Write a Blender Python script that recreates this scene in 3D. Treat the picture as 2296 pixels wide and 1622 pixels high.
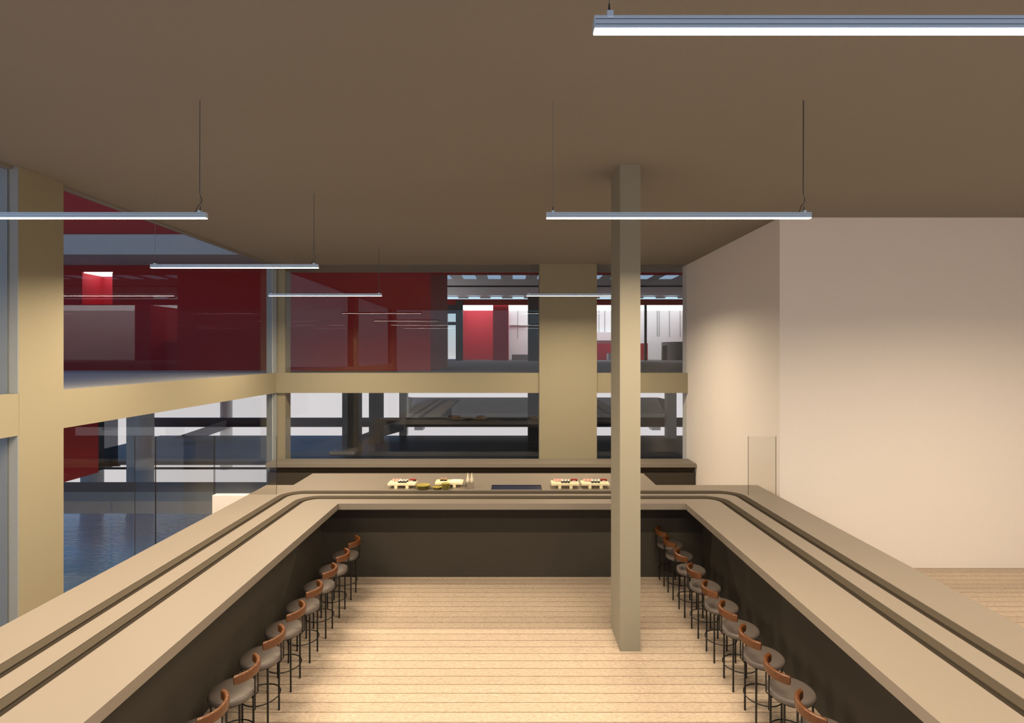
import bpy, bmesh, math, random
from mathutils import Vector, Matrix
random.seed(7)
PI = math.pi
for o in list(bpy.data.objects): bpy.data.objects.remove(o)
SC = bpy.context.scene
COL = SC.collection
# ------------------------------------------------------------------ camera
F = 1190.0                       # focal length in pixels of the 2296-wide frame
EYE = 3.6
cam = bpy.data.cameras.new('camera'); cam_o = bpy.data.objects.new('camera', cam); COL.objects.link(cam_o)
cam.sensor_width = 36.0; cam.lens = 36.0 * F / 2296.0
cam.shift_y = -17.0 / 2296.0
cam.clip_start = 0.02; cam.clip_end = 500
cam_o.location = (0, 0, EYE); cam_o.rotation_euler = (PI/2, 0, 0)
SC.camera = cam_o
# ------------------------------------------------------------------ colour management
SC.view_settings.view_transform = 'Standard'; SC.view_settings.look = 'None'
SC.view_settings.gamma = 1.0; SC.view_settings.exposure = 0.0
SC.view_settings.use_curve_mapping = False
SC.cycles.use_denoising = True
SC.cycles.max_bounces = 12; SC.cycles.diffuse_bounces = 6; SC.cycles.transparent_max_bounces = 24
SC.cycles.sample_clamp_indirect = 8.0
# ------------------------------------------------------------------ world: pale haze below the horizon, blue sky above
w = bpy.data.worlds.new('sky'); SC.world = w; w.use_nodes = True
nt = w.node_tree; nt.nodes.clear()
tc = nt.nodes.new('ShaderNodeTexCoord'); sx = nt.nodes.new('ShaderNodeSeparateXYZ')
mr = nt.nodes.new('ShaderNodeMapRange'); cr = nt.nodes.new('ShaderNodeValToRGB')
bg = nt.nodes.new('ShaderNodeBackground'); wo = nt.nodes.new('ShaderNodeOutputWorld')
nt.links.new(tc.outputs['Generated'], sx.inputs[0]); nt.links.new(sx.outputs['Z'], mr.inputs[0])
mr.inputs[1].default_value = -0.3; mr.inputs[2].default_value = 1.0
nt.links.new(mr.outputs[0], cr.inputs[0]); nt.links.new(cr.outputs[0], bg.inputs[0]); nt.links.new(bg.outputs[0], wo.inputs[0])
els = cr.color_ramp.elements
els[0].position = 0.0; els[0].color = (.76, .71, .72, 1)
els[1].position = 1.0; els[1].color = (.09, .19, .42, 1)
for p, c in ((.215, (.74, .70, .71, 1)), (.235, (.55, .56, .58, 1)), (.29, (.44, .60, .68, 1)), (.42, (.16, .28, .50, 1))):
    e = els.new(p); e.color = c
bg.inputs[1].default_value = 1.0
LAMP = 14.0          # glow of the pendant diffusers
LAMP_W = 170.0       # watts thrown down by each pendant
LAMP_COL = (1.0, .79, .54)
HALL = 2.3           # strength of the luminous ceilings in the hall across

# ------------------------------------------------------------------ materials
M = {}
def mat(name, color, rough=.6, metal=0.0, noise=0.0, nscale=40.0, bump=0.0, bscale=200.0, spec=.5, emit=None, estr=0.0):
    m = bpy.data.materials.new(name); m.use_nodes = True
    n = m.node_tree; b = n.nodes['Principled BSDF']
    b.inputs['Base Color'].default_value = (*color, 1); b.inputs['Roughness'].default_value = rough
    b.inputs['Metallic'].default_value = metal; b.inputs['Specular IOR Level'].default_value = spec
    t = n.nodes.new('ShaderNodeTexCoord')
    nz = n.nodes.new('ShaderNodeTexNoise'); nz.inputs['Scale'].default_value = nscale; nz.inputs['Detail'].default_value = 4
    n.links.new(t.outputs['Object'], nz.inputs['Vector'])
    mx = n.nodes.new('ShaderNodeMix'); mx.data_type = 'RGBA'
    a = tuple(max(0, c*(1-noise)) for c in color); z = tuple(min(1, c*(1+noise)) for c in color)
    mx.inputs[6].default_value = (*a, 1); mx.inputs[7].default_value = (*z, 1)
    n.links.new(nz.outputs['Fac'], mx.inputs[0]); n.links.new(mx.outputs[2], b.inputs['Base Color'])
    if bump:
        n2 = n.nodes.new('ShaderNodeTexNoise'); n2.inputs['Scale'].default_value = bscale
        n.links.new(t.outputs['Object'], n2.inputs['Vector'])
        bp = n.nodes.new('ShaderNodeBump'); bp.inputs['Strength'].default_value = bump; bp.inputs['Distance'].default_value = .01
        n.links.new(n2.outputs['Fac'], bp.inputs['Height']); n.links.new(bp.outputs[0], b.inputs['Normal'])
    if emit:
        b.inputs['Emission Color'].default_value = (*emit, 1); b.inputs['Emission Strength'].default_value = estr
    M[name] = m; return m

def glass_mat(name, tint, f0, rough=0.0):
    m = bpy.data.materials.new(name); m.use_nodes = True; n = m.node_tree; n.nodes.clear()
    out = n.nodes.new('ShaderNodeOutputMaterial'); mx = n.nodes.new('ShaderNodeMixShader')
    tr = n.nodes.new('ShaderNodeBsdfTransparent'); gl = n.nodes.new('ShaderNodeBsdfGlossy')
    tr.inputs[0].default_value = (*tint, 1); gl.inputs['Roughness'].default_value = rough
    lw = n.nodes.new('ShaderNodeLayerWeight'); lw.inputs[0].default_value = .5
    pw = n.nodes.new('ShaderNodeMath'); pw.operation = 'POWER'; pw.inputs[1].default_value = 5
    ma = n.nodes.new('ShaderNodeMath'); ma.operation = 'MULTIPLY_ADD'; ma.inputs[1].default_value = 1-f0; ma.inputs[2].default_value = f0
    n.links.new(lw.outputs['Facing'], pw.inputs[0]); n.links.new(pw.outputs[0], ma.inputs[0])
    n.links.new(ma.outputs[0], mx.inputs[0]); n.links.new(tr.outputs[0], mx.inputs[1]); n.links.new(gl.outputs[0], mx.inputs[2])
    n.links.new(mx.outputs[0], out.inputs[0]); M[name] = m

def emit_mat(name, color, s):
    m = bpy.data.materials.new(name); m.use_nodes = True; n = m.node_tree; n.nodes.clear()
    out = n.nodes.new('ShaderNodeOutputMaterial'); e = n.nodes.new('ShaderNodeEmission')
    e.inputs[0].default_value = (*color, 1); e.inputs[1].default_value = s
    n.links.new(e.outputs[0], out.inputs[0]); M[name] = m

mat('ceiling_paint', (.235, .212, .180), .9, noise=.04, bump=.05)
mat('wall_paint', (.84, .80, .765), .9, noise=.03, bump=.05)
mat('beige_paint', (.315, .285, .20), .85, noise=.03, bump=.04)
mat('pillar_paint', (.28, .262, .205), .85, noise=.03, bump=.04)
mat('counter_stone', (.232, .203, .172), .42, noise=.06, nscale=90, bump=.02)
mat('belt', (.070, .058, .043), .9, noise=.06, spec=.1)
mat('slot_dark', (.030, .024, .018), .9, spec=.1)
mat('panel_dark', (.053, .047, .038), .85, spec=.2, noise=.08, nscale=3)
mat('ledge_stone', (.22, .195, .165), .6, noise=.05)
mat('steel', (.64, .80, 1.0), .42, metal=.5)
mat('groove_black', (.03, .03, .035), .6)
mat('wire', (.25, .25, .26), .5, metal=.6)
mat('black_metal', (.008, .008, .009), .42, metal=.2)
mat('seat_leather', (.100, .084, .077), .45, noise=.10, nscale=14, bump=.12, bscale=90)
mat('tan_leather', (.105, .036, .010), .34, noise=.28, nscale=34, bump=.5, bscale=55)
mat('board_wood', (.95, .84, .55), .6, noise=.06, nscale=30)
mat('salmon', (.95, .40, .34), .5, noise=.15, nscale=80)
mat('rice', (.85, .84, .80), .7, noise=.05, nscale=300)
mat('nori', (.010, .012, .012), .5)
mat('tuna_red', (.42, .02, .015), .45, noise=.2, nscale=90)
mat('eel_brown', (.42, .27, .16), .6, noise=.2, nscale=60)
mat('plate_olive', (.36, .30, .065), .45, noise=.08)
mat('bottle_cream', (.85, .78, .60), .45)
mat('navy', (.012, .018, .055), .25, noise=.2, nscale=8)
mat('silver_trim', (.6, .6, .62), .3, metal=1.0)
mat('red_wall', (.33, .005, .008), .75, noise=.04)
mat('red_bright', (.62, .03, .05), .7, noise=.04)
mat('concrete', (.42, .42, .42), .9, noise=.08, nscale=4, bump=.1)
mat('pale_concrete', (.80, .78, .72), .9, noise=.06, nscale=3)
mat('trough_grey', (.88, .88, .84), .9, noise=.10, nscale=1.2)
mat('trough_lip', (.93, .91, .84), .9)
mat('dark_concrete', (.115, .115, .12), .9, noise=.15, nscale=2, bump=.1)
mat('dark_terrace', (.125, .135, .155), .5, noise=.2, nscale=1.2)
mat('soffit_brown', (.16, .145, .13), .9)
mat('white_panel', (.80, .80, .80), .8, noise=.03)
mat('joint_grey', (.15, .15, .15), .8)
mat('hall_ceiling', (.9, .9, .88), .9, noise=.1, nscale=5)
mat('orange_rust', (.45, .14, .05), .6, noise=.3, nscale=5)
mat('frame_dark', (.03, .032, .036), .5)
emit_mat('lamp_glow', (1, .93, .80), LAMP)
emit_mat('hall_glow', (.97, .99, 1.0), HALL)
emit_mat('hall_cool_glow', (.62, .86, 1.0), 1.1)
emit_mat('skylight_glow', (.42, .58, .80), .62)
glass_mat('window_glass', (.97, .98, .985), .043)
glass_mat('screen_glass', (.955, .95, .93), .035)
glass_mat('dark_glass', (.35, .36, .38), .04)
glass_mat('clear_acrylic', (.93, .92, .90), .05)

def wood_floor():
    m = bpy.data.materials.new('oak_planks'); m.use_nodes = True; n = m.node_tree; b = n.nodes['Principled BSDF']
    L = n.links.new; N = n.nodes.new
    t = N('ShaderNodeTexCoord'); s = N('ShaderNodeSeparateXYZ'); L(t.outputs['Object'], s.inputs[0])
    dv = N('ShaderNodeMath'); dv.operation = 'DIVIDE'; dv.inputs[1].default_value = .1485; L(s.outputs['Y'], dv.inputs[0])
    ad = N('ShaderNodeMath'); ad.operation = 'ADD'; ad.inputs[1].default_value = 100.13; L(dv.outputs[0], ad.inputs[0])
    fr = N('ShaderNodeMath'); fr.operation = 'FRACT'; L(ad.outputs[0], fr.inputs[0])
    fl = N('ShaderNodeMath'); fl.operation = 'FLOOR'; L(ad.outputs[0], fl.inputs[0])
    wn = N('ShaderNodeTexWhiteNoise'); wn.noise_dimensions = '1D'; L(fl.outputs[0], wn.inputs['W'])
    # offset per plank so the grain differs
    cx = N('ShaderNodeCombineXYZ')
    ox = N('ShaderNodeMath'); ox.operation = 'MULTIPLY_ADD'; ox.inputs[1].default_value = 17.0; L(wn.outputs['Value'], ox.inputs[0]); L(s.outputs['X'], ox.inputs[2])
    L(ox.outputs[0], cx.inputs[0]); L(s.outputs['Y'], cx.inputs[1]); L(wn.outputs['Value'], cx.inputs[2])
    mp = N('ShaderNodeMapping'); mp.inputs['Scale'].default_value = (26, 120, 9); L(cx.outputs[0], mp.inputs[0])
    g = N('ShaderNodeTexNoise'); g.inputs['Scale'].default_value = 1.0; g.inputs['Detail'].default_value = 8; g.inputs['Roughness'].default_value = .65
    g.inputs['Distortion'].default_value = .8
    L(mp.outputs[0], g.inputs['Vector'])
    mp2 = N('ShaderNodeMapping'); mp2.inputs['Scale'].default_value = (1.2, 11, 3); L(cx.outputs[0], mp2.inputs[0])
    wv = N('ShaderNodeTexWave'); wv.bands_direction = 'Y'; wv.inputs['Scale'].default_value = 1.6; wv.inputs['Distortion'].default_value = 7
    wv.inputs['Detail'].default_value = 3; wv.inputs['Detail Scale'].default_value = .6; L(mp2.outputs[0], wv.inputs['Vector'])
    ramp = N('ShaderNodeValToRGB'); ramp.color_ramp.elements[0].position = .30; ramp.color_ramp.elements[0].color = (.34, .275, .205, 1)
    ramp.color_ramp.elements[1].position = .62; ramp.color_ramp.elements[1].color = (.70, .575, .46, 1)
    L(g.outputs['Fac'], ramp.inputs[0])
    m1 = N('ShaderNodeMix'); m1.data_type = 'RGBA'; m1.blend_type = 'MULTIPLY'; m1.inputs[0].default_value = .22
    L(ramp.outputs[0], m1.inputs[6]); L(wv.outputs['Color'], m1.inputs[7])
    hv = N('ShaderNodeMath'); hv.operation = 'MULTIPLY_ADD'; hv.inputs[1].default_value = .16; hv.inputs[2].default_value = .92; L(wn.outputs['Value'], hv.inputs[0])
    sc = N('ShaderNodeMix'); sc.data_type = 'RGBA'; sc.blend_type = 'MULTIPLY'; sc.inputs[0].default_value = 1
    L(m1.outputs[2], sc.inputs[6]); L(hv.outputs[0], sc.inputs[7])
    gp = N('ShaderNodeMath'); gp.operation = 'LESS_THAN'; gp.inputs[1].default_value = .055; L(fr.outputs[0], gp.inputs[0])
    m2 = N('ShaderNodeMix'); m2.data_type = 'RGBA'; L(gp.outputs[0], m2.inputs[0]); L(sc.outputs[2], m2.inputs[6])
    m2.inputs[7].default_value = (.15, .088, .05, 1)
    L(m2.outputs[2], b.inputs['Base Color']); b.inputs['Roughness'].default_value = .6
    bp = N('ShaderNodeBump'); bp.inputs['Strength'].default_value = .25; bp.inputs['Distance'].default_value = .01
    L(g.outputs['Fac'], bp.inputs['Height']); L(bp.outputs[0], b.inputs['Normal'])
    M['oak_planks'] = m
wood_floor()
def water():
    m = bpy.data.materials.new('water'); m.use_nodes = True; n = m.node_tree; b = n.nodes['Principled BSDF']
    b.inputs['Base Color'].default_value = (.14, .50, .98, 1); b.inputs['Roughness'].default_value = .06
    b.inputs['Specular IOR Level'].default_value = .6; b.inputs['IOR'].default_value = 2.1; b.inputs['Specular Tint'].default_value = (.55, .8, 1, 1)
    t = n.nodes.new('ShaderNodeTexCoord'); mp = n.nodes.new('ShaderNodeMapping'); mp.inputs['Scale'].default_value = (2.5, 6, 1)
    z = n.nodes.new('ShaderNodeTexNoise'); z.inputs['Scale'].default_value = 2.2; z.inputs['Detail'].default_value = 5
    bp = n.nodes.new('ShaderNodeBump'); bp.inputs['Strength'].default_value = .5; bp.inputs['Distance'].default_value = .03
    n.links.new(t.outputs['Object'], mp.inputs[0]); n.links.new(mp.outputs[0], z.inputs['Vector'])
    n.links.new(z.outputs['Fac'], bp.inputs['Height']); n.links.new(bp.outputs[0], b.inputs['Normal'])
    M['water'] = m
water()

# ------------------------------------------------------------------ mesh helpers
class MB:
    def __init__(s): s.v = []; s.f = []; s.m = []; s.mats = []; s.sm = []
    def _mi(s, name):
        if name not in s.mats: s.mats.append(name)
        return s.mats.index(name)
    def add(s, vs, fs, m, smooth=False):
        o = len(s.v); s.v += [tuple(v) for v in vs]; k = s._mi(m)
        for f in fs: s.f.append([o+i for i in f]); s.m.append(k); s.sm.append(smooth)
    def box(s, x0, x1, y0, y1, z0, z1, m, bev=0.0):
        bm = bmesh.new(); bmesh.ops.create_cube(bm, size=1)
        for v in bm.verts: v.co = Vector(((x0+x1)/2+v.co.x*(x1-x0), (y0+y1)/2+v.co.y*(y1-y0), (z0+z1)/2+v.co.z*(z1-z0)))
        if bev: bmesh.ops.bevel(bm, geom=bm.edges[:]+bm.verts[:], offset=bev, segments=2, affect='EDGES', profile=.5)
        s.bm(bm, m, False)
        return s
    def bm(s, bm, m, smooth):
        bm.verts.ensure_lookup_table(); bm.verts.index_update()
        s.add([v.co[:] for v in bm.verts], [[v.index for v in f.verts] for f in bm.faces], m, smooth); bm.free()
    def tube(s, pts, r, m, n=10, closed=False, caps=True):
        pts = [Vector(p) for p in pts]; rings = []; up = None; N = len(pts)
        for i, p in enumerate(pts):
            if closed: d = pts[(i+1) % N] - pts[i-1]
            else: d = pts[min(i+1, N-1)] - pts[max(i-1, 0)]
            d.normalize()
            if up is None: up = Vector((0, 0, 1)) if abs(d.z) < .9 else Vector((1, 0, 0))
            a = d.cross(up); a.normalize(); b = a.cross(d); b.normalize(); up = b
            rings.append([p + a*math.cos(2*PI*k/n)*r + b*math.sin(2*PI*k/n)*r for k in range(n)])
        vs = [v for rg in rings for v in rg]; fs = []
        for i in range(N if closed else N-1):
            j = (i+1) % N
            for k in range(n): fs.append([i*n+k, j*n+k, j*n+(k+1) % n, i*n+(k+1) % n])
        if caps and not closed: fs += [list(range(n))[::-1], [(N-1)*n+k for k in range(n)]]
        s.add(vs, fs, m, True); return s
    def lathe(s, prof, m, n=32, c=(0, 0, 0), caps=True):
        vs = []; fs = []
        for r, z in prof: vs += [(c[0]+r*math.cos(2*PI*k/n), c[1]+r*math.sin(2*PI*k/n), c[2]+z) for k in range(n)]
        for i in range(len(prof)-1):
            for k in range(n): fs.append([i*n+k, i*n+(k+1) % n, (i+1)*n+(k+1) % n, (i+1)*n+k])
        if caps: fs += [list(range(n))[::-1], [(len(prof)-1)*n+k for k in range(n)]]
        s.add(vs, fs, m, True); return s
    def build(s, name, parent=None):
        me = bpy.data.meshes.new(name); me.from_pydata(s.v, [], s.f)
        for n in s.mats: me.materials.append(M[n])
        me.polygons.foreach_set('material_index', s.m); me.polygons.foreach_set('use_smooth', s.sm)
        me.validate(); me.update()
        bm = bmesh.new(); bm.from_mesh(me); bmesh.ops.recalc_face_normals(bm, faces=bm.faces[:])
        for e in bm.edges:
            if len(e.link_faces) == 2 and e.calc_face_angle(0) > .7: e.smooth = False
        bm.to_mesh(me); bm.free()
        o = bpy.data.objects.new(name, me); COL.objects.link(o)
        if parent: o.parent = parent
        return o
def tag(o, label=None, cat=None, group=None, kind=None):
    if label: o['label'] = label
    if cat: o['category'] = cat
    if group: o['group'] = group
    if kind: o['kind'] = kind
    return o
def empty(name, loc, label, cat, group=None, rz=0):
    o = bpy.data.objects.new(name, None); COL.objects.link(o); o.location = loc; o.rotation_euler = (0, 0, rz)
    o.empty_display_size = .1
    return tag(o, label, cat, group)
def bx(name, x0, x1, y0, y1, z0, z1, m, parent=None, bev=0.0): return MB().box(x0, x1, y0, y1, z0, z1, m, bev).build(name, parent)
def at_base(name, x0, x1, y0, y1, z0, z1, m, label, cat, group=None, bev=0.0):
    """one-mesh thing with its origin at its base"""
    cx, cy = (x0+x1)/2, (y0+y1)/2
    o = MB().box(x0-cx, x1-cx, y0-cy, y1-cy, 0, z1-z0, m, bev).build(name); o.location = (cx, cy, z0)
    return tag(o, label, cat, group)
def copy_tree(o, parent=None, keep=True):
    c = o.copy(); COL.objects.link(c); c.parent = parent
    for ch in list(o.children): copy_tree(ch, c)
    return c
def px(x, y, d): return ((x-1148)*d/F, d, EYE-(y-794)*d/F)

# ================================================================== LARGE STRUCTURE
GX = 6.15           # side glazing plane
GY = 13.68          # back glazing plane
CZ = 5.894          # ceiling
FRONT = -.45
tag(bx('floor', -6.25, 11.2, FRONT-.1, 14.0, -.25, 0, 'oak_planks'), 'oak plank floor', None, None, 'structure')
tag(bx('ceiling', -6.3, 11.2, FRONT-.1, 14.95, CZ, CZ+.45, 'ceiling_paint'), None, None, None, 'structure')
tag(bx('wall_back', 4.5, 11.2, 8.92, 9.15, 0, CZ, 'wall_paint'), None, None, None, 'structure')
tag(bx('wall_return', 4.5, 4.75, 9.15, 14.0, 0, CZ, 'wall_paint'), None, None, None, 'structure')
tag(bx('wall_right', 11.0, 11.2, FRONT, 8.92, 0, CZ, 'wall_paint'), None, None, None, 'structure')
# windows (glass panes)
tag(bx('window_1', -GX-.012, -GX, FRONT, 13.66, 0.0, CZ, 'window_glass'), None, None, None, 'structure')
tag(bx('window_2', -6.0, 4.5, GY, GY+.012, 0.0, CZ, 'window_glass'), None, None, None, 'structure')
tag(bx('window_3', -6.1, 11.0, FRONT-.06, FRONT-.048, 0.0, CZ, 'window_glass'), None, None, None, 'structure')
# slim frame lines at the ceiling edge and base
tag(bx('trim_1', -6.19, -6.10, FRONT, 13.6, CZ-.035, CZ, 'ceiling_paint'), None, None, None, 'structure')
# mid-height beams
BZ0, BZ1 = 2.600, 3.114
tag(bx('trim_2', -6.14, -6.04, FRONT, 13.66, BZ0, BZ1, 'beige_paint'), None, None, None, 'structure')
tag(bx('trim_3', -6.04, 4.53, 13.58, 13.66, BZ0, BZ1, 'beige_paint'), None, None, None, 'structure')
# columns
def column(name, x0, x1, y0, y1, label, m='beige_paint', line=None):
    e = empty(name, ((x0+x1)/2, (y0+y1)/2, 0), label, 'column')
    cx, cy = (x0+x1)/2, (y0+y1)/2
    bx('shaft', x0-cx, x1-cx, y0-cy, y1-cy, 0, CZ, m, e)
    if line is not None: bx('joint', line-cx-.004, line-cx+.004, y0-cy-.003, y0-cy+.01, 0, CZ, 'joint_grey', e)
    return e
c0 = column('column', -6.26, -6.037, 6.50, 7.145, 'broad beige column on the left window wall, crossed by the beam', line=-6.152)
column('column', -6.26, -6.037, -.40, .60, 'beige column at the front corner of the left window wall')
c1 = column('column', -6.30, -5.84, 13.66, 14.0, 'narrow beige corner column between the left and back windows', line=-6.03)
column('column', .698, 2.163, 13.52, 13.95, 'widest beige column, in the middle of the back window')
column('pillar', 1.306, 1.554, 6.42, 7.0, 'tall freestanding square pillar in the middle of the floor', m='pillar_paint')

mat('skylit_grey', (.30, .32, .32), .8, noise=.04)  # cool sky light on the columns' near faces, put into a grey colour
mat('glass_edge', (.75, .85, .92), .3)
def cpart(c, nm, x0, x1, y0, y1, z0, z1, m, lab):
    cx, cy = c.location.x, c.location.y
    o = bx(nm, x0-cx, x1-cx, y0-cy, y1-cy, z0, z1, m, c); o['label'] = lab
cpart(c0, 'mullion_or_skylit_strip', -6.262, -6.16, 6.478, 6.499, 0, CZ, 'skylit_grey', 'near face strip coloured grey for cool sky light')
cpart(c0, 'mullion_or_skylit_strip', -6.145, -6.141, 6.478, 6.499, 0, CZ, 'skylit_grey', 'near face strip coloured grey for cool sky light')
cpart(c0, 'skylit_face', -6.139, -6.0385, 6.484, 6.499, 0, BZ0-.002, 'skylit_grey', 'near face coloured grey for cool sky light')
cpart(c0, 'skylit_face', -6.139, -6.0385, 6.484, 6.499, BZ1+.002, CZ, 'skylit_grey', 'near face coloured grey for cool sky light')
cpart(c1, 'mullion_or_skylit_strip', -6.30, -6.165, 13.62, 13.659, 0, CZ, 'skylit_grey', 'near face strip coloured grey for cool sky light')
cpart(c1, 'mullion_or_skylit_strip', -6.142, -6.05, 13.62, 13.659, 0, CZ, 'skylit_grey', 'near face strip coloured grey for cool sky light')
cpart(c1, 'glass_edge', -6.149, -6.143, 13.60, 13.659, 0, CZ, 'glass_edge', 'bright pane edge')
# ================================================================== COUNTER (U shape)
TZ = 1.314; AP = .092
Y0 = .35
def loop(x, yb, r, n=10):
    """left front -> back left corner -> back right corner -> right front"""
    pts = [(-x, Y0)]
    for k in range(n+1):
        a = PI - (PI/2)*k/n
        pts.append((-x+r + r*math.cos(a), yb-r + r*math.sin(a)) if r else (-x, yb))
    for k in range(n+1):
        a = PI/2 - (PI/2)*k/n
        pts.append((x-r + r*math.cos(a), yb-r + r*math.sin(a)) if r else (x, yb))
    pts.append((x, Y0)); return pts
def sweep(mb, prof, m, closed=True):
    """prof: list of (x, yback, radius, z)"""
    L = [[(p[0], p[1], z) for p in loop(x, yb, r)] for x, yb, r, z in prof]
    n = len(L[0]); vs = [v for l in L for v in l]; fs = []
    K = len(L)
    for i in range(K if closed else K-1):
        j = (i+1) % K
        for k in range(n-1):
            q = [i*n+k, i*n+k+1, j*n+k+1, j*n+k]
            # drop degenerate corners
            u = []
            for a in q:
                if not any((Vector(vs[a])-Vector(vs[b])).length < 1e-6 for b in u): u.append(a)
            if len(u) >= 3: fs.append(u)
    if closed:
        fs.append([i*n for i in range(K)]); fs.append([i*n+n-1 for i in range(K)][::-1])
    mb.add(vs, fs, m)
ctr = empty('conveyor_counter', (0, 8.9, 0), 'long U-shaped sushi bar counter with two conveyor grooves round three sides', 'counter')
def local(o, p):  # build in world coordinates, then shift to the parent's frame
    o.parent = p
    off = Vector(p.location); o.data.transform(Matrix.Translation(-off)); return o
G2 = ((3.22, 8.36, .20), (3.39, 8.56, .33)); G1 = ((3.60, 8.67, .22), (3.77, 8.88, .36))
top = MB()
dz = .024
sweep(top, [(2.654, 8.10, 0, TZ-AP), (2.654, 8.10, 0, TZ),
            (*G2[0], TZ), (*G2[0], TZ-dz), (*G2[1], TZ-dz), (*G2[1], TZ),
            (*G1[0], TZ), (*G1[0], TZ-dz), (*G1[1], TZ-dz), (*G1[1], TZ),
            (4.28, 9.25, 0, TZ), (4.28, 9.25, 0, TZ-AP)], 'counter_stone')
wt = local(top.build('worktop'), ctr)
local(MB().box(-3.81, 2.51, 9.25, 10.15, TZ-AP, TZ, 'counter_stone').build('worktop_extension'), ctr)
for (a, b), nm in ((G2, 'inner'), (G1, 'outer')):
    mb = MB()
    fx, fy = .42, .38
    c = (a[0]+(b[0]-a[0])*fx, a[1]+(b[1]-a[1])*fy, a[2]+(b[2]-a[2])*fx)
    bb = (b[0]-.002, b[1]-.002, b[2]-.002)
    sweep(mb, [(*c, TZ-dz+.002), (*c, TZ-.007), (*bb, TZ-.007), (*bb, TZ-dz+.002)], 'belt')
    o = local(mb.build('conveyor_belt'), ctr); o['label'] = nm + ' brown conveyor belt'
    mb = MB(); aa = (a[0]+.002, a[1]+.002, a[2]+.002); cc = (c[0]-.002, c[1]-.002, c[2]-.002)
    sweep(mb, [(*aa, TZ-dz+.001), (*aa, TZ-dz+.006), (*cc, TZ-dz+.006), (*cc, TZ-dz+.001)], 'slot_dark')
    local(mb.build('groove_slot'), ctr)  # dark strip along the aisle side of each belt
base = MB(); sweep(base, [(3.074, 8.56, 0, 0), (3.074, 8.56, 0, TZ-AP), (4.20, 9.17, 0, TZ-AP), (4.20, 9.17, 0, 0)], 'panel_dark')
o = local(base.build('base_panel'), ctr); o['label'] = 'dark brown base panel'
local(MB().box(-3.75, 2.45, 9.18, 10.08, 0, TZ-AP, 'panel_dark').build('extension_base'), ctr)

# back ledge cabinet under the window
led = empty('window_ledge_cabinet', (-.75, 13.3, 0), 'long low cabinet with stone top under the back window', 'cabinet')
local(MB().box(-5.99, 4.47, 12.90, 13.50, .836, .934, 'ledge_stone', .004).build('stone_top'), led)
local(MB().box(-5.93, 4.44, 12.99, 13.46, .70, .836, 'slot_dark').build('recess_shadow_strip'), led)  # shade under the stone top, put into a darker colour
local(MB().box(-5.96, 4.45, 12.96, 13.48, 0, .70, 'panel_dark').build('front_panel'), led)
# low side wall at the end of the left counter, and the glass screens
tag(at_base('half_wall', -4.84, -4.285, 8.57, 8.69, 0, TZ, 'wall_paint', 'short cream half wall beside the left end of the bar counter', 'wall'))
def screen(x0, x1, z0, z1, y, label, edges=(1, 1, 1)):
    e = empty('glass_screen', ((x0+x1)/2, y, z0), label, 'glass screen')
    w = x1-x0
    bx('pane', -w/2, w/2, -.006, .006, 0.001, z1-z0, 'screen_glass', e)
    if edges[0]: bx('edge', -w/2-.0025, -w/2, -.006, .006, 0.001, z1-z0, 'slot_dark', e)
    if edges[1]: bx('edge', w/2, w/2+.0025, -.006, .006, 0.001, z1-z0, 'slot_dark', e)
    return e
SZ = EYE-185*8.6/F
screen(-4.83, -3.83, TZ, SZ, 8.63, 'clear glass screen panel standing on the left back corner of the counter')
screen(-5.79, -4.848, 0, SZ, 8.63, 'full-height clear glass gate panel left of the cream half wall')
screen(-6.13, -5.80, 0, SZ, 8.63, 'narrow clear glass panel against the left window wall')
screen(3.83, 4.275, TZ, SZ, 8.60, 'clear glass screen panel on the right back corner of the counter')

# ================================================================== PENDANT LIGHTS
def make_pendant(loc, label, cord):
    """origin at the centre of the lamp underside"""
    e = empty('pendant_light', loc, label, 'pendant light', 'linear pendant lights')
    Lh = 1.195
    mb = MB()
    mb.box(-Lh, Lh, -.0215, .0215, .005, .054, 'steel', .002)
    for z in (.018, .038):
        mb.box(-Lh+.004, Lh-.004, -.0220, -.0210, z, z+.0022, 'groove_black')
        mb.box(-Lh+.004, Lh-.004, .0210, .0220, z, z+.0022, 'groove_black')
    mb.build('housing', e)
    bx('diffuser', -Lh+.003, Lh-.003, -.018, .018, 0, .0048, 'lamp_glow', e)
    ld = bpy.data.lights.new('lamp_light', 'AREA'); ld.shape = 'RECTANGLE'; ld.size = 2*Lh-.02; ld.size_y = .034
    ld.energy = LAMP_W; ld.color = LAMP_COL; ld.spread = math.radians(165)
    lo = bpy.data.objects.new('lamp_light', ld); COL.objects.link(lo); lo.parent = e; lo.location = (0, 0, -.002)
    H = CZ-loc[2]
    for sx in (-1, 1):
        bx('cable_clamp', sx*1.135-.012, sx*1.135+.013, -.0235, .0235, .046, .072, 'steel', e, .002)
        MB().tube([(sx*1.135, 0, .07), (sx*1.135, 0, H)], .0022, 'wire', 6).build('suspension_cable', e)
        MB().lathe([(.006, .071), (.004, .095), (.0025, .11)], 'groove_black', 10, (sx*1.135, 0, 0)).build('cable_grip', e)
    if cord:
        x = 1.135
        pts = [(x-.05, .0, .053), (x-.03, 0, .09), (x-.022, .004, .12), (x+.004, .006, .14), (x+.012, .006, .17), (x+.002, .004, .20), (x-.006, .003, .24), (x-.004, .003, H)]
        MB().tube(pts, .003, 'groove_black', 6).build('power_cord', e)
    return e
PZ = EYE+1.224
LC = -3.955; RC = 1.505
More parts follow.
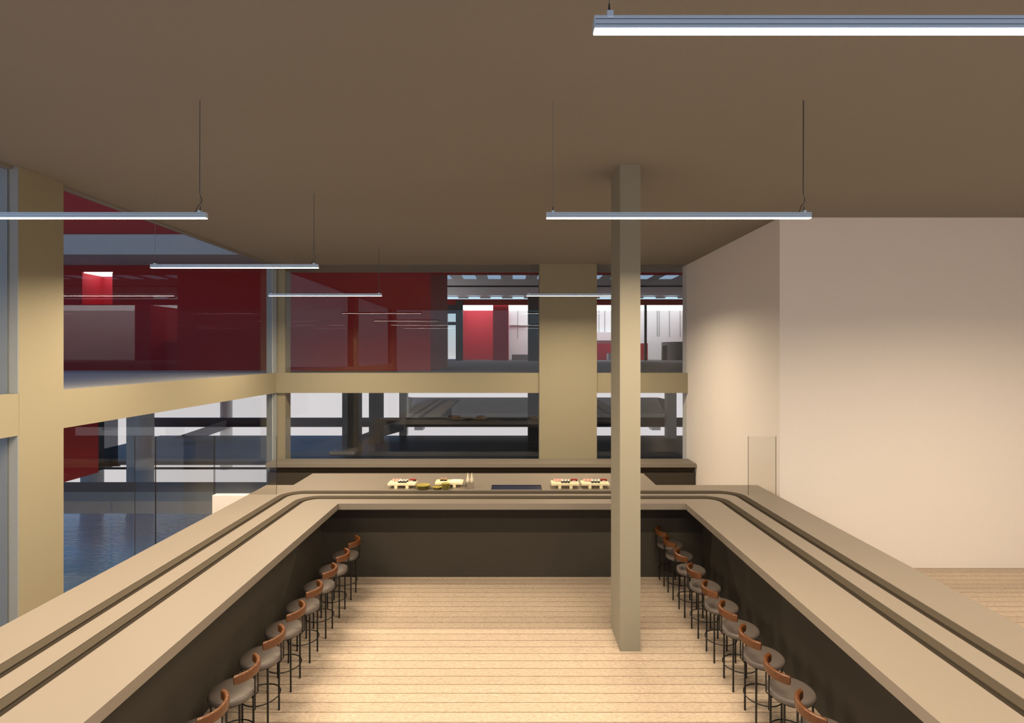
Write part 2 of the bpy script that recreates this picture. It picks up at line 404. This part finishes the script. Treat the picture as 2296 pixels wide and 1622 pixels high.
for (x, y, lab) in ((LC, 2.02, 'pendant light nearest the front on the left side, out over the counter'),
                    (RC, 2.02, 'nearest and largest looking pendant light, top right'),
                    (LC, 4.80, 'pendant light in the second row on the left, crossing the broad column'),
                    (RC, 4.80, 'pendant light passing in front of the freestanding pillar'),
                    (6.97, 2.02, 'front pendant light on the far right side, added out of view to brighten the wall'),  # this lamp and the next are unseen, added to brighten the right wall
                    (6.97, 4.80, 'second pendant light on the far right side, added out of view to brighten the wall'),
                    (LC, 7.57, 'pendant light in the third row on the left, beside the corner column top'),
                    (LC, 11.24, 'farthest pendant light on the left, near the back window'),
                    (RC, 11.24, 'farthest pendant light behind the freestanding pillar')):
    make_pendant((x, y, PZ), lab, True)

# ================================================================== BAR STOOLS
def make_stool(label):
    """aisle side is +X, counter side is -X"""
    e = empty('bar_stool', (0, 0, 0), label, 'bar stool')
    SH = .63; R = .20
    prof = [(R-.025, SH-.055), (R-.006, SH-.048), (R, SH-.03), (R-.003, SH-.014), (R-.014, SH-.004), (R-.03, SH), (R-.08, SH+.004), (.05, SH+.006), (.001, SH+.006)]
    MB().lathe(prof, 'seat_leather', 40).build('seat', e)
    MB().lathe([(R-.03, SH-.066), (R-.022, SH-.064), (R-.022, SH-.056), (R-.03, SH-.055)], 'black_metal', 32).build('seat_plate', e)
    for sx in (-1, 1):
        for sy in (-1, 1):
            MB().tube([(sx*.123, sy*.123, 0), (sx*.123, sy*.123, SH-.062)], .0095, 'black_metal', 10).build('leg', e)
    MB().tube([(.176*math.cos(a), .176*math.sin(a), .232) for a in [2*PI*k/36 for k in range(36)]], .0055, 'black_metal', 8, closed=True).build('foot_ring', e)
    # backrest: padded curved band round the aisle side
    br = MB(); Rb = .205; n = 18; half = 1.05
    sec = [(-.016, -.034), (-.020, 0), (-.016, .034), (-.006, .041), (.008, .041), (.017, .034), (.021, 0), (.017, -.034), (.006, -.040), (-.006, -.040)]
    vs = []; fs = []
    rows = []
    for k in range(-1, n+2):
        kk = min(max(k, 0), n); a = -half + 2*half*kk/n
        sc = .55 if k in (-1, n+1) else (1.0 if 0 < k < n else .92)
        if k == -1: a -= .025
        if k == n+1: a += .025
        rows.append([((Rb+p[0]*sc)*math.cos(a), (Rb+p[0]*sc)*math.sin(a), SH+.178+p[1]*(sc if sc < 1 else 1)) for p in sec])
    S = len(sec)
    for r in rows: vs += r
    for i in range(len(rows)-1):
        for k in range(S): fs.append([i*S+k, i*S+(k+1) % S, (i+1)*S+(k+1) % S, (i+1)*S+k])
    fs += [list(range(S))[::-1], [(len(rows)-1)*S+k for k in range(S)]]
    br.add(vs, fs, 'tan_leather', True); b = br.build('backrest', e); b['label'] = 'tan leather curved backrest'
    for a in (-.13, .13):
        c, s = math.cos(a), math.sin(a)
        MB().tube([((R-.06)*c, (R-.06)*s, SH-.063), ((R-.005)*c, (R-.005)*s, SH-.063), ((R+.012)*c, (R+.012)*s, SH-.045), ((R+.012)*c, (R+.012)*s, SH+.15)], .0065, 'black_metal', 8).build('back_post', e)
    return e
proto = make_stool('x')
ordn = ['farthest', 'second', 'third', 'fourth', 'fifth', 'sixth', 'seventh', 'eighth', 'ninth']
left = [7.88, 7.355, 6.83, 6.30, 5.77, 5.24, 4.71, 4.18]
right = [8.34, 7.88, 7.355, 6.83, 6.30, 5.77, 5.24, 4.71, 4.18]
def stool_label(i, n, side):
    base = 'tan-backed bar stool, '
    if i == 0: return base + 'farthest back in the %s row' % side
    if i == n-1: return base + 'nearest the viewer in the %s row, mostly cut off' % side
    return base + '%s from the back in the %s row' % (ordn[i], side)
first = True
for side, ys in (('left', left), ('right', right)):
    for i, y in enumerate(ys):
        o = proto if first else copy_tree(proto); first = False
        o.location = (-2.477, y, 0) if side == 'left' else (2.477, y, 0)
        o.rotation_euler = (0, 0, 0 if side == 'left' else PI)
        o['label'] = stool_label(i, len(ys), side); o['group'] = 'bar stools in the %s row' % side

# ================================================================== THINGS ON THE COUNTER
def board(cx, cy, label):
    e = empty('serving_board', (cx, cy, TZ), label, 'serving board', 'sushi serving boards')
    bx('board_top', -.235, .235, -.115, .115, .052, .088, 'board_wood', e, .003)
    for sx in (-.095, .095): bx('foot', sx-.024, sx+.024, -.113, .113, 0, .052, 'board_wood', e)
    return e
BT = TZ+.088
def nigiri(x, y, label, group):
    e = empty('sushi_nigiri', (x, y, BT), label, 'sushi', group)
    MB().box(-.020, .020, -.040, .040, 0, .024, 'rice', .006).build('rice_base', e)
    bm = bmesh.new(); bmesh.ops.create_grid(bm, x_segments=4, y_segments=8, size=.5)
    mb = MB(); vs = []
    nx, ny = 4, 8
    for j in range(ny+1):
        for i in range(nx+1):
            u = i/nx*2-1; v = j/ny*2-1
            vs.append((u*.0245, v*.050, .029+.015*(1-u*u)*(1-.3*v*v)-.006*v*v))
    off = len(vs); vs += [(a, b, c-.006) for a, b, c in vs]
    fs = []
    for j in range(ny):
        for i in range(nx):
            a = j*(nx+1)+i; q = [a, a+1, a+nx+2, a+nx+1]; fs.append(q); fs.append([off+k for k in q][::-1])
    rim = [i for i in range(nx+1)] + [(j+1)*(nx+1)-1 for j in range(1, ny+1)] + [ny*(nx+1)+i for i in range(nx-1, -1, -1)] + [j*(nx+1) for j in range(ny-1, 0, -1)]
    for k in range(len(rim)): a, b = rim[k], rim[(k+1) % len(rim)]; fs.append([a, b, off+b, off+a])
    bm.free(); mb.add(vs, fs, 'salmon', True); mb.build('fish_slice', e)
    return e
def maki(x, y, label, group, filling='rice'):
    e = empty('sushi_roll', (x, y, BT), label, 'sushi', group)
    MB().lathe([(.0215, 0), (.0235, .002), (.0235, .027), (.0215, .029)], 'nori', 18).build('nori_wrap', e)
    MB().lathe([(.0210, .0285), (.0205, .036), (.013, .038)], filling, 18).build('rice_top', e)
    return e
protos = {}
LMR = ['left', 'middle', 'right']
def put(kind, maker, x, y, label, group):
    if kind not in protos:
        protos[kind] = maker(x, y, label, group); return protos[kind]
    o = copy_tree(protos[kind]); o.location = (x, y, BT); o['label'] = label; o['group'] = group; return o
def gunkan(x, y, label, group): 
    e = empty('sushi_gunkan', (x, y, BT), label, 'sushi', group)
    MB().box(-.018, .018, -.026, .026, 0, .026, 'nori', .008).build('nori_wrap', e)
    mb = MB()
    for i in (-1, 0, 1):
        for j in (-1, 0, 1): mb.lathe([(.001, .024), (.008, .026), (.008, .034), (.001, .040)], 'tuna_red', 8, (i*.010, j*.014, 0))
    mb.build('red_roe', e); return e
def prawn(x, y, label, group):
    e = empty('sushi_prawn_nigiri', (x, y, BT), label, 'sushi', group)
    MB().box(-.032, .032, -.014, .014, 0, .016, 'rice', .006).build('rice_base', e)
    mb = MB(); mb.tube([(-.036, 0, .016), (-.02, .002, .022), (0, 0, .025), (.02, -.002, .022), (.036, 0, .015)], .008, 'salmon', 8).build('prawn_slice', e)
    return e
for cx, cy, nm in ((px(902.6, 0, 9.1)[0], 9.11, 'leftmost'), (px(1266.5, 0, 9.1)[0], 9.11, 'middle'), (px(1333.5, 0, 9.1)[0], 9.11, 'rightmost')):
    where = {'leftmost': 'left of the green plates', 'middle': 'right of the navy sink', 'rightmost': 'beside the pillar'}[nm]
    board(cx, cy, 'pale wooden serving board with assorted sushi, ' + where)
    for k in range(3): put('nigiri', nigiri, cx-.165+k*.056, cy+.045, LMR[k] + ' of three salmon nigiri, board ' + where, 'salmon nigiri on the board ' + where)
    for r in range(2):
        for k in range(3): put('maki', maki, cx-.045+k*.052+r*.014, cy-.055+r*.075, LMR[k] + (' front' if r == 0 else ' back') + ' row sushi roll, board ' + where, ('front' if r == 0 else 'back') + ' row rolls on the board ' + where)
    for k in range(3): put('gunkan', gunkan, cx+.125+k*.040, cy+.06, LMR[k] + ' of three red topped sushi, board ' + where, 'red topped sushi on the board ' + where)
    put('prawn', prawn, cx+.155, cy-.03, 'single prawn nigiri in front of the red sushi, board ' + where, None)
bcx = -1.082
board(bcx, 9.175, 'half empty pale wooden board behind the green bowls, left of the bottles')
for k in range(2):
    e = empty('sushi_block', (bcx-.10+k*.062-.035, 9.20, BT), '%s brown topped square sushi piece on the half empty board' % ('left', 'right')[k], 'sushi', 'brown sushi pieces')
    MB().box(-.026, .026, -.03, .03, 0, .022, 'nori', .003).build('nori_wrap', e)
    MB().box(-.026, .026, -.03, .03, .022, .045, 'eel_brown', .004).build('topping', e)
tag(at_base('small_tray', bcx+.03, bcx+.20, 9.12, 9.25, BT, BT+.014, 'rice', 'small white tray on the half empty wooden board', 'tray', bev=.003))
# stacked green plates
def plate(name, r, h):
    return MB().lathe([(r*.55, 0), (r*.62, h*.25), (r*.93, h*.8), (r, h*.95), (r*.985, h*1.0), (r*.9, h*.86), (r*.6, h*.45), (.002, h*.40)], 'plate_olive', 36)
def stack(name, x, y, r, h, n, label, group, cat, st=.48):
    src = None
    for k in range(n):
        if src is None: o = src = plate(name, r, h).build(name)
        else: o = src.copy(); COL.objects.link(o)
        o.location = (x, y, TZ+k*h*st)
        pos = 'bottom' if k == 0 else ('top' if k == n-1 else ordn[k] + ' from the bottom')
        tag(o, '%s, %s of its stack' % (label, pos), cat, group)
X1 = px(949.5, 0, 9.03)[0]; X2 = px(977.5, 0, 9.0)[0]; X3 = px(1000, 0, 9.0)[0]
stack('plate', X1, 9.01, .120, .022, 5, 'wide olive plate beside the leftmost sushi board', 'wide green plates', 'plate')
stack('saucer', X2+.02, 8.985, .084, .020, 3, 'olive saucer between two taller stacks', 'green saucers', 'saucer')
stack('bowl', X3, 8.965, .071, .026, 7, 'olive bowl before the half empty board', 'green bowls', 'bowl')
# bottles on acrylic riser
bxx = px(1053.5, 0, 9.05)[0]
rs = empty('acrylic_riser', (bxx, 9.05, TZ), 'clear acrylic box stand under the two cream bottles', 'display stand')
for nm, a in (('side', (-.065, -.061, -.05, .05, 0, .095)), ('side', (.061, .065, -.05, .05, 0, .095)), ('front', (-.061, .061, -.05, -.046, 0, .095)), ('shelf', (-.065, .065, -.05, .05, .095, .099))):
    bx(nm, *a, 'clear_acrylic', rs)
for sx, nm in ((-.034, 'left'), (.034, 'right')):
    e = empty('sauce_bottle', (bxx+sx, 9.05, TZ+.099), 'cream tapered sauce bottle on the clear stand, %s one of two' % nm, 'bottle', 'cream sauce bottles')
    MB().lathe([(.024, 0), (.027, .004), (.027, .045), (.024, .058)], 'bottle_cream', 20).build('body', e)
    MB().lathe([(.024, .058), (.020, .075), (.012, .115), (.007, .150), (.005, .155)], 'bottle_cream', 20).build('nozzle_cap', e)
# navy sink
sk = empty('counter_sink', (px(1158, 0, 9.1)[0], 9.06, TZ), 'rectangular navy blue sink inset with silver rim in the counter', 'sink')
mb = MB(); hw = .425
for a in ((-hw, hw, -.15, -.142), (-hw, hw, .142, .15), (-hw, -hw+.008, -.142, .142), (hw-.008, hw, -.142, .142)): mb.box(*a, .0005, .012, 'navy')
mb.build('rim', sk)
o = bx('basin', -hw+.008, hw-.008, -.142, .142, .0005, .004, 'navy', sk); o['label'] = 'dark navy glossy basin'
bx('front_lip', -hw, hw, -.156, -.150, .0005, .010, 'silver_trim', sk)

# ================================================================== OUTSIDE: upper wing of the building across
wing = empty('red_building_wing', (-15, 15.7, 3.1), 'dark red walled upper wing of the building outside the windows', 'building')
def wpart(name, x0, x1, y0, y1, z0, z1, m, lab=None, p=None):
    p = p or wing; o = local(MB().box(x0, x1, y0, y1, z0, z1, m).build(name), p)
    if lab: o['label'] = lab
    return o
wpart('red_wall', -40, -12.74, 15.7, 19.8, 3.1, 12, 'red_wall', 'plain dark red wall block')
wpart('red_wall', -11.81, -2.41, 15.7, 19.8, 3.1, 12, 'red_wall', 'plain dark red wall block')
wpart('red_wall', -12.74, -11.81, 15.7, 19.8, 3.1, 5.06, 'red_wall')
wpart('red_wall', -12.74, -11.81, 15.7, 19.8, 6.03, 12, 'red_wall')
wpart('reflected_pod_back', -12.74, -11.81, 16.5, 16.6, 5.06, 6.03, 'red_bright', 'added red niche standing in for a window reflection')  # glowing niche added in place of a lit pod reflected in the side glass
wpart('reflected_pod_side', -12.74, -12.72, 15.71, 16.5, 5.06, 6.0, 'red_bright')
wpart('reflected_pod_side', -11.83, -11.81, 15.71, 16.5, 5.06, 6.0, 'red_bright')
wpart('reflected_pod_glow', -12.70, -11.85, 15.74, 16.45, 6.0, 6.028, 'hall_glow', 'added white glow standing in for the reflected pod light')
wpart('upper_red_wall', -40, -6.5, 14.35, 15.68, 6.76, 12, 'red_wall')
wpart('upper_slab', -40, -6.35, 14.0, 15.69, 6.225, 6.755, 'concrete', 'grey concrete slab edge')
wpart('floor_slab', -16, -6.32, 6.9, 15.69, 2.62, 3.0995, 'concrete', 'grey concrete walkway slab')
# hall
hall = empty('neighbouring_hall', (5, 30, 2.6), 'brightly lit upper hall across the terrace with white rooms at its end', 'building')
def hp(*a, **k): return wpart(*a, p=hall, **k)
hp('floor_slab', -6.3, 34, 15.1, 52, 2.6, 3.0995, 'dark_concrete')
hp('red_header', -2.40, 34, 15.7, 16.0, 5.98, 12, 'red_wall')
hp('ceiling', -8, 34, 19.85, 40, 7.8, 8.1, 'hall_ceiling')
hp('roof', -2.4, 34, 16.0, 19.85, 7.8, 8.1, 'hall_ceiling')
hp('ceiling_beam', -8, 34, 32.6, 32.75, 7.72, 7.8, 'frame_dark')
hp('side_wall', 34, 34.3, 16, 52, 3.1, 8.1, 'white_panel')
hp('red_beam', -8, 34, 40.0, 40.3, 7.30, 7.72, 'red_wall')
for k in range(-1, 12):
    x0 = (1037.8-1148+k*56.0)*28.9/F; o = hp('skylight', x0, x0+.70, 28.3, 29.6, 7.775, 7.80, 'skylight_glow')
for k in range(-1, 11):
    x0 = (1051-1148+k*49.0)*38.5/F; hp('light_strip', x0, x0+.82, 38.3, 38.6, 7.62, 7.70, 'hall_cool_glow')
hp('back_wall', -4.1, 34, 45.8, 46.0, 3.1, 7.4, 'white_panel')
hp('luminous_ceiling', -4.1, 34, 40.3, 45.8, 7.34, 7.40, 'hall_glow')
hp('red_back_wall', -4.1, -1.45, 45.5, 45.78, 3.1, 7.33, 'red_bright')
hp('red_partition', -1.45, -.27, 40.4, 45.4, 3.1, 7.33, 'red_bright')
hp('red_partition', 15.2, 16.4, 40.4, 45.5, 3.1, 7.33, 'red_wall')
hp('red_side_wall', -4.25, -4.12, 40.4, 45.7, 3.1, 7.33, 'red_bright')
# dark frame with window to the sky
for nm, a in (('window_post', (-4.22-.0, -3.7, 39.8, 40.2)), ):
    hp(nm, a[0], a[1], a[2], a[3], 3.1, 7.6, 'frame_dark')
hp('window_post', -4.95, -4.85, 40, 40.2, 3.1, 7.3, 'pale_concrete')
hp('window_rail', -4.85, -4.22, 40, 40.2, 5.78, 6.02, 'frame_dark')
hp('window_head', -5.6, -4.22, 40, 40.2, 6.65, 7.3, 'frame_dark')
hp('dark_post', 1.15, 2.1, 38.0, 38.6, 3.1, 7.8, 'dark_concrete')
hp('mullion_or_skylit_strip', 9.98, 10.14, 39.9, 40.1, 3.1, 7.3, 'frame_dark')
hp('wall_shelf', -.2, 1.4, 45.5, 45.79, 6.04, 6.09, 'concrete')
for k, xx in enumerate((1343, 1356, 1473.5, 1478, 1501, 1525, 1161)):
    x = (xx-1148)*45.78/F; hp('wall_joint', x-.012, x+.012, 45.76, 45.799, 5.1 if xx > 1400 else 4.9, 7.33, 'joint_grey')
# things standing in the hall
tag(at_base('red_reception_desk', 6.4, 10.9, 42.6, 44.2, 3.1, 4.45, 'red_bright', 'bright red low reception desk in the white hall beyond the pillar', 'desk'))
tag(at_base('wall_cabinet', 6.4, 9.2, 45.2, 45.75, 4.75, 5.45, 'white_panel', 'pale wall cabinet above the red reception desk across the terrace', 'cabinet'))
tag(at_base('grey_box', 7.55, 8.4, 41.6, 42.4, 3.1, 3.65, 'concrete', 'small grey box standing before the red reception desk', 'box'))
tag(at_base('stepped_plinth', -.02, 1.25, 41.2, 42.0, 3.1, 3.55, 'concrete', 'low grey plinth in the white room left of the widest column', 'plinth'))
cyl = MB().lathe([(1.6, 0), (1.6, 1.42), (1.55, 1.45)], 'dark_concrete', 40).build('round_kiosk'); cyl.location = (13.57, 42.3, 3.1)
tag(cyl, 'dark round kiosk at the far right of the lit hall', 'kiosk')
tag(at_base('slim_panel', 11.6, 11.95, 40.9, 41.0, 3.1, 4.25, 'dark_concrete', 'slim grey upright panel just left of the dark round kiosk', 'panel'))
# ------------------------------------------------------------------ lower level outside
walk = at_base('walkway_slab', -32, -6.2, 13.82, 14.9, -.56, 0, 'concrete', 'grey concrete walkway slab over the pool outside the left window', 'walkway')
pool = MB().box(-32, -6.3, -6, 19.4, -1.9, -1.5, 'water').build('pool_water')
tag(pool, 'blue rippling pool water outside the left window', 'water', None, 'stuff')
def round_col(x, y, r, z0, z1, label, m='pale_concrete'):
    o = MB().lathe([(r, 0), (r, z1-z0)], m, 28).build('round_column'); o.location = (x, y, z0)
    return tag(o, label, 'column')
round_col(px(207, 0, 17.4)[0], 17.4, .31, -1.5, 2.6, 'round concrete column in the pool nearest the broad left column')
round_col(px(325, 0, 17.4)[0], 17.4, .26, -1.5, 2.6, 'thick round concrete column in the pool left of the glass gate')
round_col(px(507.5, 0, 24)[0], 24, .25, -1.6, 2.6, 'slim distant round concrete column seen under the side beam')
tag(at_base('square_post', px(283, 0, 17.4)[0], px(304, 0, 17.4)[0], 17.4, 17.7, -1.5, 2.6, 'pale_concrete', 'square pale concrete post beside the thick round pool column', 'post'))
# lower terrace across
ter = empty('lower_terrace', (0, 18, -.6), 'dark floored lower terrace beyond the back window with a long parapet rail', 'terrace')
def tp(*a, **k): return wpart(*a, p=ter, **k)
tp('terrace_floor', -6.2, 12, 15.0, 23.4, -.3, 0.0, 'dark_terrace')
tp('terrace_floor_left', -15.5, -6.2, 17.8, 23.4, -.13, 0.0, 'dark_terrace')
tp('rail', -16.5, 14, 23.0, 23.35, .43, .80, 'dark_concrete', 'long dark grey parapet rail')
tp('rail_foot', -16.5, 14, 17.9, 18.0, -.30, -.24, 'dark_concrete')
for xx0, xx1, d, m in ((767, 802, 19.3, 'dark_concrete'), (827, 854, 21.3, 'dark_concrete'), (895, 912, 23.4, 'pale_concrete'), (1184, 1211, 20.5, 'dark_concrete'), (1496, 1517, 22.6, 'pale_concrete')):
    lab = {767: 'nearest dark square column standing on the lower terrace', 827: 'second dark square column on the lower terrace', 895: 'pale thin column beside the sloped concrete trough',
           1184: 'dark square column beside the widest back column', 1496: 'thin column at the right end of the concrete trough'}[xx0]
    x0, x1 = px(xx0, 0, d)[0], px(xx1, 0, d)[0]
    tag(at_base('terrace_column', x0, x1, d, d+(x1-x0), 0, 2.6, m, lab, 'column'))
tag(at_base('column_pedestal', -6.55, -5.65, 19.0, 20.3, 0.0, .10, 'concrete', 'low concrete pedestal at the foot of the nearest terrace column', 'pedestal'))
# inclined beam
def prism(name, pts, t, m, label, cat):
    mb = MB(); n = len(pts); c = Vector((0, 0, 0))
    for p in pts: c += Vector(p)/n
    base = Vector((c.x, c.y, min(p[2] for p in pts)))
    vs = [tuple(Vector(p)-base) for p in pts] + [tuple(Vector(p)-base+Vector(t)) for p in pts]
    fs = [list(range(n)), [n+i for i in range(n)][::-1]] + [[i, (i+1) % n, n+(i+1) % n, n+i] for i in range(n)]
    mb.add(vs, fs, m); o = mb.build(name); o.location = base; return tag(o, label, cat)
prism('sloping_beam', [px(380, 985, 21.0), px(508, 942, 23.0), px(508, 962, 23.0), px(440, 986, 21.6)], (0, .3, 0), 'concrete', 'light grey sloping beam left of the corner column', 'beam')
prism('ramp', [px(780, 987, 22.15), px(906, 940, 22.6), px(906, 966, 22.6), px(830, 987, 22.15)], (0, .3, 0), 'concrete', 'grey sloping ramp rising to the concrete trough', 'ramp')
# big concrete trough
tr = empty('concrete_trough', (1, 25, 0), 'wide sloped concrete trough lying behind the terrace rail', 'trough')
def quad(name, pts, m, t=(0, .12, 0)):
    mb = MB(); vs = [tuple(p) for p in pts] + [tuple(Vector(p)+Vector(t)) for p in pts]
    mb.add(vs, [[0, 1, 2, 3], [7, 6, 5, 4], [0, 4, 5, 1], [1, 5, 6, 2], [2, 6, 7, 3], [3, 7, 4, 0]], m); return local(mb.build(name), tr)
quad('sloped_back', [px(925, 892, 27.5), px(1475, 892, 27.5), px(1500, 929, 25.0), px(912, 929, 25.0)], 'trough_grey')
quad('front_lip', [px(905, 928, 23.96), px(1507, 928, 23.96), px(1507, 941.5, 23.9), px(905, 941.5, 23.9)], 'trough_lip', (0, .1, -.02))
for x0 in (-4.6, 6.6): local(MB().box(x0, x0+.4, 25.0, 25.6, 0, .5, 'concrete').build('foot'), tr)
quad('end_cheek', [px(912, 890, 24.8), px(928, 892, 27.0), px(917, 929, 25.2), px(905, 936, 24.2)], 'pale_concrete', (-.1, 0, 0))
quad('end_cheek', [px(1473, 892, 27.0), px(1497, 897, 24.8), px(1507, 940, 24.2), px(1490, 929, 25.2)], 'concrete', (.1, 0, 0))
for a, b, nm in ((1002, 1033, 'leftmost'), (1066, 1089, 'middle'), (1196, 1209, 'rightmost')):
    x0, x1 = px(a, 0, 22.9)[0], px(b, 0, 22.9)[0]; r = (x1-x0)/2
    e = MB().lathe([(r*.5, 0), (r, .05), (r*.8, .11), (.01, .13)], 'orange_rust', 14).build('rust_planter')
    e.location = ((x0+x1)/2, 23.17, .80)
    e.scale = (1, min(1, .14/r), 1)
    tag(e, 'small rust orange planter on the terrace rail, %s of three' % nm, 'planter', 'rust planters')
# hanging red box below the walkway on the left
hb = empty('hanging_red_box', (-11, 8, 1.0), 'dark red box volume hanging beneath the walkway outside the left window', 'building part')
wpart('red_volume', -14, -9.0, 4.0, 11.55, 1.02, 2.6, 'red_wall', p=hb)
wpart('glazed_end', -13.9, -9.02, 11.56, 12.15, 1.05, 2.6, 'dark_glass', p=hb)
wpart('end_frame', -14, -9.0, 12.15, 12.2, 1.02, 1.10, 'frame_dark', p=hb)
